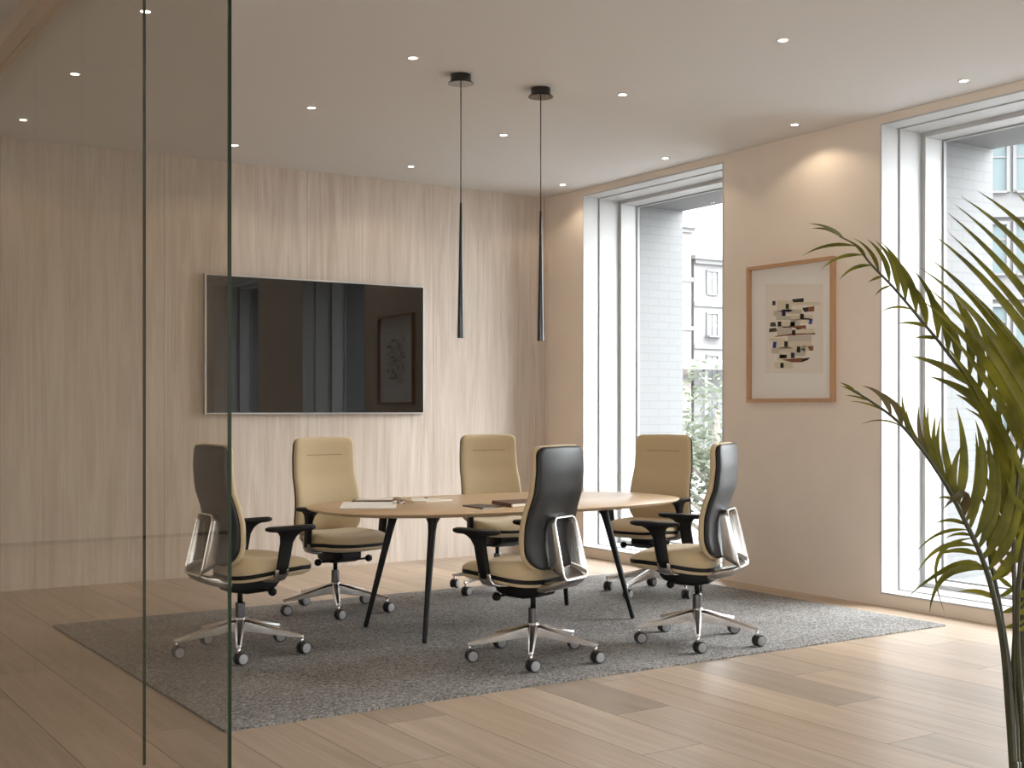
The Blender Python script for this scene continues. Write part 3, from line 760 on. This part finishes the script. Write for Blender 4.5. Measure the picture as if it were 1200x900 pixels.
CH[3] = (*CH[3][:4], 'sand upholstered chair facing out below the television, behind the white paper stack')
pc = make_chair()
for i, (x, y, ang, bt, lab) in enumerate(CH):
    o = pc if i == 0 else copy_tree(pc)
    o.location = (x, y, RZ); o.rotation_euler = (0, 0, math.radians(ang-90))
    for ch in o.children:
        nm = ch.name.split('.')[0]
        if nm in ('base', 'caster'): ch.rotation_euler = (0, 0, math.radians(bt-(ang-90)))
    tag(o, lab, 'chair', 'office chairs around the meeting table')

# ------------------------------------------------------------------ palm
palm = empty('potted_palm', (0, 0, 0))
tag(palm, 'tall potted palm with long arching olive green fronds before the right window', 'plant')
UP = Vector((0, 0, 1)); RV = Vector((RT[0], RT[1], 0)); FV = Vector((FW[0], FW[1], 0))
def bez(pts, n):
    P = [Vector(p) for p in pts]; out = []
    for i in range(n+1):
        t_ = i/n; Q = P[:]
        while len(Q) > 1: Q = [Q[j].lerp(Q[j+1], t_) for j in range(len(Q)-1)]
        out.append(Q[0])
    return out
def leaflet(mb, pts, w, mi=0, face=None, fold=.35, n=10):
    L = bez(pts, n); face = (face or Vector((-.3, -1, .55))).normalized()
    l_, c_, r_ = [], [], []
    for i, p in enumerate(L):
        t_ = (L[min(i+1, n)]-L[max(i-1, 0)]).normalized()
        s = t_.cross(face)
        s = s.normalized() if s.length > 1e-4 else RV
        nrm = s.cross(t_).normalized()
        u_ = i/n; ww = w*(min(1, .14+3.4*u_) if u_ < .25 else 1)*max(0.02, (1-((u_-.22)/.78)**1.7 if u_ > .22 else 1))
        c_.append(p); l_.append(p-s*ww+nrm*ww*fold); r_.append(p+s*ww+nrm*ww*fold)
    v = l_+c_+r_; k_ = n+1; f_ = []
    for i in range(n):
        f_ += [(i, i+1, k_+i+1, k_+i), (k_+i, k_+i+1, 2*k_+i+1, 2*k_+i)]
    mb.add(v, f_, mi)
def D(p, d): return at_depth(p[0], p[1], d)
def frond(rachis, depth, leaves, width, rad=(.007, .002), face=None, label=None):
    """rachis: (px, py) from base to tip; leaves: (base, mid, tip, width scale, tip depth shift, brown)"""
    mb = MB(); n = len(rachis)
    pts = [D(p, depth[0]+(depth[1]-depth[0])*i/(n-1)) for i, p in enumerate(rachis)]
    fine = []
    for i in range(n-1):                          # Catmull-Rom through the points
        a, b, c, d = pts[max(i-1, 0)], pts[i], pts[i+1], pts[min(i+2, n-1)]
        for k in range(6):
            t_ = k/6; fine.append(.5*((2*b)+(c-a)*t_+(2*a-5*b+4*c-d)*t_*t_+(3*b-a-3*c+d)*t_**3))
    fine.append(pts[-1])
    R_ = [rad[0]+(rad[1]-rad[0])*i/(len(fine)-1) for i in range(len(fine))]
    mb.tube(fine, R_, n=8, mi=1)
    for lf in leaves:
        base, mid, tip = lf[:3]; ws = lf[3] if len(lf) > 3 else 1; dd = lf[4] if len(lf) > 4 else 0; mi = lf[5] if len(lf) > 5 else 0
        # depth of the base from the closest rachis point
        # the leaflet grows out of the nearest point of the midrib
        best = None
        for q_ in range(n-1):
            (ax_, ay_), (bx_, by_) = rachis[q_], rachis[q_+1]; dx_, dy_ = bx_-ax_, by_-ay_
            t_ = max(0, min(1, ((base[0]-ax_)*dx_+(base[1]-ay_)*dy_)/(dx_*dx_+dy_*dy_)))
            c_ = (ax_+dx_*t_, ay_+dy_*t_); e_ = math.hypot(c_[0]-base[0], c_[1]-base[1])
            if best is None or e_ < best[0]: best = (e_, c_, (q_+t_)/(n-1))
        bd = depth[0]+(depth[1]-depth[0])*best[2]
        base = best[1]
        B = D(base, bd); T_ = D(tip, bd+dd); Mi = D(mid, bd+dd*.45)
        ctrl = Mi*2-(B+T_)*.5
        fc = face or (-FV*1.1+UP*(.35+random.uniform(-.3, .3))-RV*(.25+random.uniform(-.25, .25)))
        leaflet(mb, [B, ctrl, T_], width*ws, mi*2, fc)
    o = mb.build('frond', [M['leaf'], M['stem'], M['leafbrown']], palm)
    if label: o['label'] = label
    return o
def off(a, b, k, side):
    """point between two pixels pushed sideways by k of the length"""
    mx, my = (a[0]+b[0])/2, (a[1]+b[1])/2; dx, dy = b[0]-a[0], b[1]-a[1]
    return (mx-dy*k*side, my+dx*k*side)
def auto(base, tip, k=.1, side=1, *rest): return (base, off(base, tip, k, side), tip, *rest)
# frond one: long, arching over the picture
R1 = [(1190, 900), (1188, 780), (1196, 660), (1199, 590), (1191, 533), (1164, 489), (1132, 442), (1104, 405), (1075, 370), (1048, 338), (1021, 310), (1003, 288), (984, 277)]
L1 = [auto((990, 281), (947, 262), .10, 1, .5, -.1), auto((984, 277), (950, 268), .10, 1, .5, -.1), auto((1003, 289), (940, 300), .10, 1, .55, -.1), auto((1012, 299), (962, 316), .12, 1, .5),
      auto((1022, 311), (983, 329), .14, 1, .5), auto((1034, 324), (1017, 331), .05, 1, .4), auto((1044, 335), (1025, 347), .1, 1, .35), auto((1070, 363), (1031, 366), .12, 1, .35), auto((1086, 383), (1052, 379), .06, 1, .6, -.05),
      auto((1098, 397), (1072, 396), .05, 1, .6), auto((1016, 303), (988, 280), .1, 1, .5), auto((1030, 319), (1000, 279), .12, 1, .6), auto((1042, 332), (1016, 280), .12, 1, .75), auto((1052, 343), (1026, 282), .12, 1, .9)]
tips1 = [(1033, 284), (1041, 296), (1056, 322), (1071, 317), (1084, 338), (1093, 352), (1109, 333), (1124, 352), (1136, 360), (1147, 375), (1158, 395), (1174, 418)]
for i_, t_ in enumerate(tips1):
    u_ = i_/(len(tips1)-1); b_ = (1060+u_*133, 354+u_*175-2*math.sin(u_*PI))
    L1.append(auto(b_, t_, .12, 1, 1.0+.25*u_))
L1 += [auto((1140, 454), (1066, 417), .07, 1, 1.2, -.1), auto((1158, 481), (1088, 441), .07, 1, 1.2, -.1), auto((1180, 516), (1120, 462), .08, 1, 1.3, -.1), auto((1197, 580), (1131, 478), .14, 1, 1.4, -.1), auto((1199, 605), (1140, 520), .12, 1, 1.3, -.1)]
frond(R1, (3.40, 3.55), L1, .0110, (.008, .0022))
# frond two: lower, leaning left
R2 = [(1187, 900), (1182, 830), (1176, 760), (1166, 705), (1152, 657), (1131, 611), (1109, 569), (1080, 526), (1051, 493), (1020, 470), (1000, 458)]
L2 = [auto((1003, 460), (984, 448), .05, 1, .5), auto((1012, 466), (985, 452), .05, 1, .5), auto((1020, 471), (990, 463), .05, 1, .4), auto((1035, 481), (995, 470), .06, 1, .35), auto((1058, 500), (1008, 498), .13, 1, .3),
      auto((1045, 488), (1010, 452), .16, 1, .9, 0, 1), auto((1058, 500), (1022, 456), .14, 1, 1.0, 0, 1), auto((1066, 510), (1036, 462), .12, 1, .9), auto((1076, 522), (1057, 461), .08, -1, .9), auto((1082, 530), (1062, 478), .08, -1, .9),
      auto((1090, 541), (1077, 476), .08, -1, .9, 0, 1), auto((1096, 550), (1084, 472), .06, -1, 1.), auto((1101, 558), (1088, 474), .07, -1, 1.), auto((1108, 568), (1097, 484), .09, -1, 1.1), auto((1114, 579), (1103, 487), .1, -1, 1.),
      auto((1122, 594), (1121, 477), .07, 1, 1.5), auto((1127, 604), (1104, 490), .04, -1, 1.4), auto((1131, 612), (1143, 492), .12, 1, 1.9), auto((1136, 622), (1143, 506), .05, 1, 1.5), auto((1141, 633), (1155, 512), .12, 1, 1.8),
      auto((1146, 644), (1162, 516), .1, 1, 1.9), auto((1152, 656), (1186, 532), .10, 1, 1.9), auto((1157, 670), (1196, 556), .1, 1, 1.7), auto((1160, 682), (1204, 600), .1, 1, 1.5),
      auto((1118, 587), (1097, 585), .15, 1, .5), ((1168, 587), (1128, 580), (1105, 597), 1.7, -.1, 1),
      auto((1133, 616), (1095, 614), .14, 1, .7), auto((1136, 621), (1073, 648), .14, 1, .6), auto((1139, 628), (1108, 631), .12, 1, .6), ((1141, 630), (1099, 655), (1107, 718), .7), auto((1145, 640), (1075, 671), .20, 1, .9),
      auto((1148, 652), (1096, 652), .14, 1, .9), ((1157, 668), (1118, 663), (1063, 700), 1.2), ((1154, 668), (1109, 674), (1089, 719), 1.2, -.1), ((1168, 702), (1146, 693), (1121, 694), .9),
      auto((1120, 590), (1128, 520), .1, -1, 1.3), auto((1150, 652), (1175, 590), .15, 1, 1.1)]
frond(R2, (3.36, 3.18), L2, .0085, (.010, .0022))
# frond three: the big one, rachis past the right edge
R3 = [(1196, 900), (1197, 800), (1200, 700), (1212, 600), (1232, 520), (1258, 450), (1292, 380), (1330, 300), (1370, 230)]
L3 = [((1300, 365), (1240, 285), (1187, 221), 2.2, -.3), ((1290, 385), (1222, 290), (1146, 224), 1.3, -.3), ((1280, 405), (1208, 302), (1127, 231), 1.35, -.3), ((1272, 420), (1200, 318), (1118, 239), 1.35, -.28), ((1264, 438), (1192, 333), (1110, 249), 1.35, -.28),
      ((1258, 452), (1190, 355), (1112, 273), 1.2, -.25), ((1251, 468), (1180, 360), (1094, 275), 1.45, -.28), ((1244, 486), (1180, 390), (1108, 318), 1.2, -.25), ((1238, 503), (1170, 385), (1091, 304), 1.45, -.28), ((1232, 520), (1165, 398), (1077, 313), 1.45, -.28),
      ((1226, 538), (1168, 425), (1086, 336), 1.45, -.25), ((1221, 555), (1160, 432), (1077, 350), 1.4, -.25), ((1216, 575), (1170, 470), (1095, 372), 1.3, -.22), ((1212, 600), (1165, 490), (1104, 400), 1.4, -.22), ((1208, 620), (1172, 520), (1118, 425), 1.3, -.2),
      ((1206, 640), (1178, 550), (1140, 470), 1.3, -.2), ((1204, 660), (1182, 580), (1158, 510), 1.3, -.15), ((1203, 680), (1184, 610), (1172, 560), 1.2, -.1)]
for k in range(12):                         # right hand leaflets, beyond the frame
    u_ = k/11; bx, by = 1215+u_*140, 590-u_*330
    L3.append(auto((bx, by), (bx+170-u_*60, by-60-u_*60), .1, -1, 1.3, .25))
frond(R3, (3.45, 3.25), L3, .0100, (.011, .003))
# low fronds and upright stems at the right edge
R4 = [(1192, 900), (1190, 800), (1189, 700), (1188, 630), (1192, 570), (1205, 500), (1225, 430)]
L4 = [auto((1189, 640), (1165, 575), .1, -1, 1.1), auto((1188, 620), (1172, 548), .12, -1, 1.2), auto((1189, 655), (1160, 610), .1, -1, .9), auto((1189, 672), (1163, 636), .1, -1, .8), auto((1190, 690), (1161, 660), .1, -1, .8),
      auto((1189, 660), (1222, 622), .1, 1, 1.), auto((1189, 680), (1225, 645), .1, 1, 1.), auto((1189, 700), (1224, 662), .12, 1, .9), auto((1190, 720), (1222, 688), .12, 1, .8), auto((1190, 740), (1220, 715), .12, 1, .8),
      auto((1190, 600), (1160, 500), .12, -1, 1.2), auto((1196, 550), (1170, 455), .1, -1, 1.2), auto((1203, 510), (1180, 415), .1, -1, 1.2), auto((1190, 590), (1230, 520), .1, 1, 1.3), auto((1196, 555), (1240, 480), .1, 1, 1.3), auto((1189, 625), (1230, 570), .1, 1, 1.2)]
frond(R4, (3.30, 3.30), L4, .0085, (.008, .0022))
R5 = [(1189, 900), (1184, 800), (1175, 730), (1168, 690), (1160, 655), (1158, 620), (1166, 580), (1180, 540)]
L5 = [auto((1170, 700), (1200, 672), .1, 1, .8), auto((1173, 718), (1204, 700), .1, 1, .8), auto((1176, 735), (1206, 722), .1, 1, .7), auto((1165, 680), (1195, 640), .12, 1, 1.), auto((1160, 660), (1186, 610), .1, 1, 1.1),
      auto((1158, 640), (1146, 575), .1, 1, 1.), auto((1159, 610), (1150, 548), .1, 1, 1.), auto((1165, 585), (1168, 520), .1, 1, 1.), auto((1158, 630), (1184, 575), .1, 1, 1.1), auto((1162, 668), (1150, 610), .1, 1, .9)]
frond(R5, (3.28, 3.40), L5, .0085, (.008, .0022))
R6 = [(1198, 900), (1196, 820), (1192, 740), (1196, 660), (1215, 580), (1260, 500)]
L6 = [auto((1194, 700), (1226, 672), .1, 1, 1), auto((1193, 720), (1224, 700), .1, 1, .9), auto((1200, 640), (1244, 600), .1, 1, 1.1), auto((1208, 605), (1180, 560), .1, -1, 1.1), auto((1216, 580), (1190, 520), .1, -1, 1.1), auto((1230, 550), (1204, 470), .1, -1, 1.1), auto((1245, 520), (1300, 470), .1, 1, 1.1), auto((1240, 530), (1222, 450), .1, -1, 1.1)]
frond(R6, (3.34, 3.10), L6, .0085, (.009, .003))
# cane bases and pot below the picture
pb = at_depth(1194, 900, 3.36); gx, gy = pb.x, pb.y
st = MB()
for (px_, d_) in ((1190, 3.40), (1187, 3.36), (1196, 3.45), (1192, 3.30), (1189, 3.28), (1198, 3.34)):
    top = at_depth(px_, 902, d_); top.z += .02
    st.tube([Vector((gx+(top.x-gx)*.6, gy+(top.y-gy)*.6, .17)), top], [.015, .010], n=8)
a5 = [at_depth(1186, 760, 3.38), at_depth(1192, 860, 3.37), Vector((gx, gy, .17))]
st.build('cane', M['stem'], palm)
PR = .17
pot = MB().lathe([(.001, 0), (PR*.8, 0), (PR*.84, .008), (PR, .19), (PR*1.02, .2), (PR*.96, .205), (PR*.94, .19), (PR*.94, .165), (.001, .165)], n=40, centre=(gx, gy)).build('pot', M['pot'], palm, auto=.6)
MB().lathe([(.001, .168), (PR*.93, .168), (PR*.93, .166)], n=32, centre=(gx, gy)).build('soil', M['soil'], pot)

# ------------------------------------------------------------------ outside
GZ = -4.0
tag(MB().box(8, 160, -60, 160, GZ-.2, GZ).build('pavement', M['pavement']), kind='structure')
def facade(name, o, u, n, width, floors, fh, z0, bay, depth, mats, label, cat='building', railing=True, first=.9, ww=1.0, wh=1.9, attic=True):
    """building with a front wall from o along u; n points to the viewer"""
    root = empty(name, (o[0], o[1], z0)); u = Vector((*u, 0)); n = Vector((*n, 0))
    wall, glass_, trim = mats
    def blk(mb, s0, s1, d0, d1, a, b, mi=0):
        v = [u*s+n*d+UP*z for z in (a, b) for d in (d0, d1) for s in (s0, s1)]
        mb.add(v, [(0, 2, 3, 1), (4, 5, 7, 6), (0, 1, 5, 4), (2, 6, 7, 3), (0, 4, 6, 2), (1, 3, 7, 5)], mi, False)
    H_ = floors*fh
    m = MB(); blk(m, 0, width, -depth, 0, 0, H_); m.build('wall', wall, root)
    c = MB()
    for k in range(1, floors+1): blk(c, -.1, width+.1, 0, .35 if k == floors else .18, k*fh-.35, k*fh)
    blk(c, -.35, width+.35, -.2, .6, H_, H_+.3); c.build('cornice', trim, root)
    if attic:
        a_ = MB(); blk(a_, .8, width-.8, -depth, -1.2, H_+.3, H_+2.6); a_.build('attic', M['slate'], root)
    s = first
    while s+ww < width-.2:
        for k in range(floors):
            z = k*fh+.75
            g = MB(); blk(g, s, s+ww, -.02, .03, z, z+wh); go = g.build('window', glass_, root)
            f_ = MB(); e = .14
            blk(f_, s-e, s, 0, .12, z-.05, z+wh+e); blk(f_, s+ww, s+ww+e, 0, .12, z-.05, z+wh+e); blk(f_, s, s+ww, 0, .16, z+wh, z+wh+e); blk(f_, s, s+ww, 0, .16, z-.1, z)
            blk(f_, s+ww/2-.04, s+ww/2+.04, .03, .07, z, z+wh); blk(f_, s, s+ww, .03, .07, z+wh*.68, z+wh*.68+.07)
            f_.build('window_surround', trim, go)
            if railing and k % 2 == 1:
                rl = MB(); blk(rl, s-.3, s+ww+.3, .55, .6, z+.85, z+.9); blk(rl, s-.3, s+ww+.3, 0, .65, z-.12, z)
                for i in range(9): blk(rl, s-.3+i*(ww+.6)/9, s-.27+i*(ww+.6)/9, .56, .59, z, z+.85)
                rl.build('balcony', M['iron'], root)
        s += bay
    tag(root, label, cat)
    return root
# seen through the left window
facade('townhouse', (70.6, 80, 0), (1, 0), (0, -1), 14, 5, 3.6, GZ, 2.6, 9, (M['stucco'], M['farglass'], M['stucco']), 'white townhouse with cornices and balconies far outside the left window', first=1.5, ww=1.1)
facade('corner_house', (66.6, 79.9, 0), (1, 0), (0, -1), 3.6, 5, 4.1, GZ, 2.3, 8, (M['stuccowarm'], M['farglass'], M['stucco']), 'narrow warm beige house beside the white townhouse, outside left window', first=1.0, railing=False)
cn = empty('shop_awning', (0, 0, 0)); aw = MB()
v0 = [(66, 77.6), (84, 77.6), (84, 79.3), (66, 79.3)]
aw.rings([[(x, y, 4.6+(0 if y < 78 else .5)) for x, y in v0], [(x, y, 5.0+(0 if y < 78 else .5)) for x, y in v0]], smooth=False)
aw.build('roof', M['stucco'], cn)
po = MB()
for x in (66.5, 70, 74, 78, 83): po.box(x-.15, x+.15, 77.8, 78.1, GZ, 4.65)
po.build('post', M['stucco'], cn); tag(cn, 'low white canopy roof in front of the white townhouse, outside left window', 'canopy')
# seen past the palm through the right window
facade('office_building', (44, 33, 0), (.8, -.6), (-.6, -.8), 30, 5, 3.4, GZ, 1.6, 10, (M['stucco'], M['tealglass'], M['stucco']), 'pale building with teal windows outside the right window behind the palm', railing=False, first=.4, ww=1.2, wh=2.0)
facade('stone_house', (24.5, 17.6, 0), (.8, -.6), (-.6, -.8), 10, 1, 3.6, GZ, 2.4, 6, (M['stuccopink'], M['tealglass'], M['stucco']), 'low pinkish stone building outside the right window, below the teal windows', railing=False, attic=False)
# street tree
tc = at_depth(838, 505, 17.5); tr = empty('street_tree', (tc.x, tc.y, GZ))
tag(tr, 'leafy green street tree outside the left window', 'tree')
tk = MB(); cz = tc.z-GZ
rt = random.Random(5)
tk.tube([(0, 0, 0), (.05, .02, cz*.4), (0, .05, cz*.72), (.05, 0, cz+.3)], [.13, .11, .09, .03], n=10)
br_ends = []
for i in range(16):
    a = i*2.4; z = cz*.68+i*.09; l_ = rt.uniform(.6, 1.15)
    e = Vector((l_*math.cos(a), l_*math.sin(a), z+rt.uniform(.25, .7))); tk.tube([(0, .04, z), e*.5+Vector((0, 0, z*.5+.02)), e], [.035, .02, .008], n=6); br_ends.append(e)
tk.build('trunk', M['bark'], tr)
fo = MB()
for i in range(5200):
    if i % 4:
        e = rt.choice(br_ends); p = e+Vector((rt.gauss(0, .24), rt.gauss(0, .24), rt.gauss(-.02, .22)))
    else:
        d = Vector((rt.gauss(0, 1), rt.gauss(0, 1), rt.gauss(0, 1))).normalized()*rt.uniform(.5, 1.0); p = Vector((d.x*1.25, d.y*1.25, cz+.02+d.z*1.0))
    t_ = Vector((rt.gauss(0, 1), rt.gauss(0, 1), rt.gauss(0, .7))).normalized(); s_ = t_.orthogonal().normalized(); l_ = rt.uniform(.04, .075)
    fo.add([p-t_*l_, p+s_*l_*.45, p+t_*l_, p-s_*l_*.45], [(0, 1, 2, 3)], 0, False)
me = bpy.data.meshes.new('foliage'); me.from_pydata(fo.v, [], fo.f); me.materials.append(M['treeleaf'])
o = bpy.data.objects.new('foliage', me); C.objects.link(o); o.parent = tr

# ------------------------------------------------------------------ world, camera, view
w = bpy.data.worlds.new('overcast sky'); bpy.context.scene.world = w; w.use_nodes = True
nt = w.node_tree; bg = nt.nodes['Background']; bg.inputs[0].default_value = (.93, .97, 1, 1)
tc_ = nt.nodes.new('ShaderNodeTexCoord'); sx_ = nt.nodes.new('ShaderNodeSeparateXYZ'); mr_ = nt.nodes.new('ShaderNodeMapRange'); mr_.interpolation_type = 'SMOOTHSTEP'
mr_.inputs[1].default_value = .12; mr_.inputs[2].default_value = .75; mr_.inputs[3].default_value = 1.4; mr_.inputs[4].default_value = 4.0
nt.links.new(tc_.outputs['Generated'], sx_.inputs[0]); nt.links.new(sx_.outputs['Z'], mr_.inputs[0])
# the overcast is brightest low towards the hidden sun, along the street behind the viewer
dt_ = nt.nodes.new('ShaderNodeVectorMath'); dt_.operation = 'DOT_PRODUCT'; dt_.inputs[1].default_value = Vector((.84, -.46, .36)).normalized()
nt.links.new(tc_.outputs['Generated'], dt_.inputs[0])
lb_ = nt.nodes.new('ShaderNodeMapRange'); lb_.interpolation_type = 'SMOOTHSTEP'; lb_.inputs[1].default_value = .62; lb_.inputs[2].default_value = .97; lb_.inputs[3].default_value = 0; lb_.inputs[4].default_value = 6.5
nt.links.new(dt_.outputs['Value'], lb_.inputs[0])
sm_ = nt.nodes.new('ShaderNodeMath'); nt.links.new(mr_.outputs[0], sm_.inputs[0]); nt.links.new(lb_.outputs[0], sm_.inputs[1]); nt.links.new(sm_.outputs[0], bg.inputs[1])
cam = bpy.data.cameras.new('camera'); co = bpy.data.objects.new('camera', cam); C.objects.link(co)
cam.sensor_width = 36; cam.lens = 36*FPX/1200; cam.shift_y = (HYP-450)/1200
co.location = (0, 0, CAMZ); co.rotation_euler = (PI/2, 0, -YAW); cam.clip_end = 500; cam.clip_start = .05
sc_ = bpy.context.scene; sc_.camera = co
vs = sc_.view_settings; vs.view_transform = 'Standard'; vs.look = 'None'; vs.gamma = 1; vs.use_curve_mapping = False; vs.exposure = 1.40
cy = sc_.cycles; cy.use_denoising = True; cy.max_bounces = 12; cy.diffuse_bounces = 6; cy.glossy_bounces = 5; cy.transparent_max_bounces = 24; cy.sample_clamp_indirect = 6
cy.caustics_reflective = False; cy.caustics_refractive = False
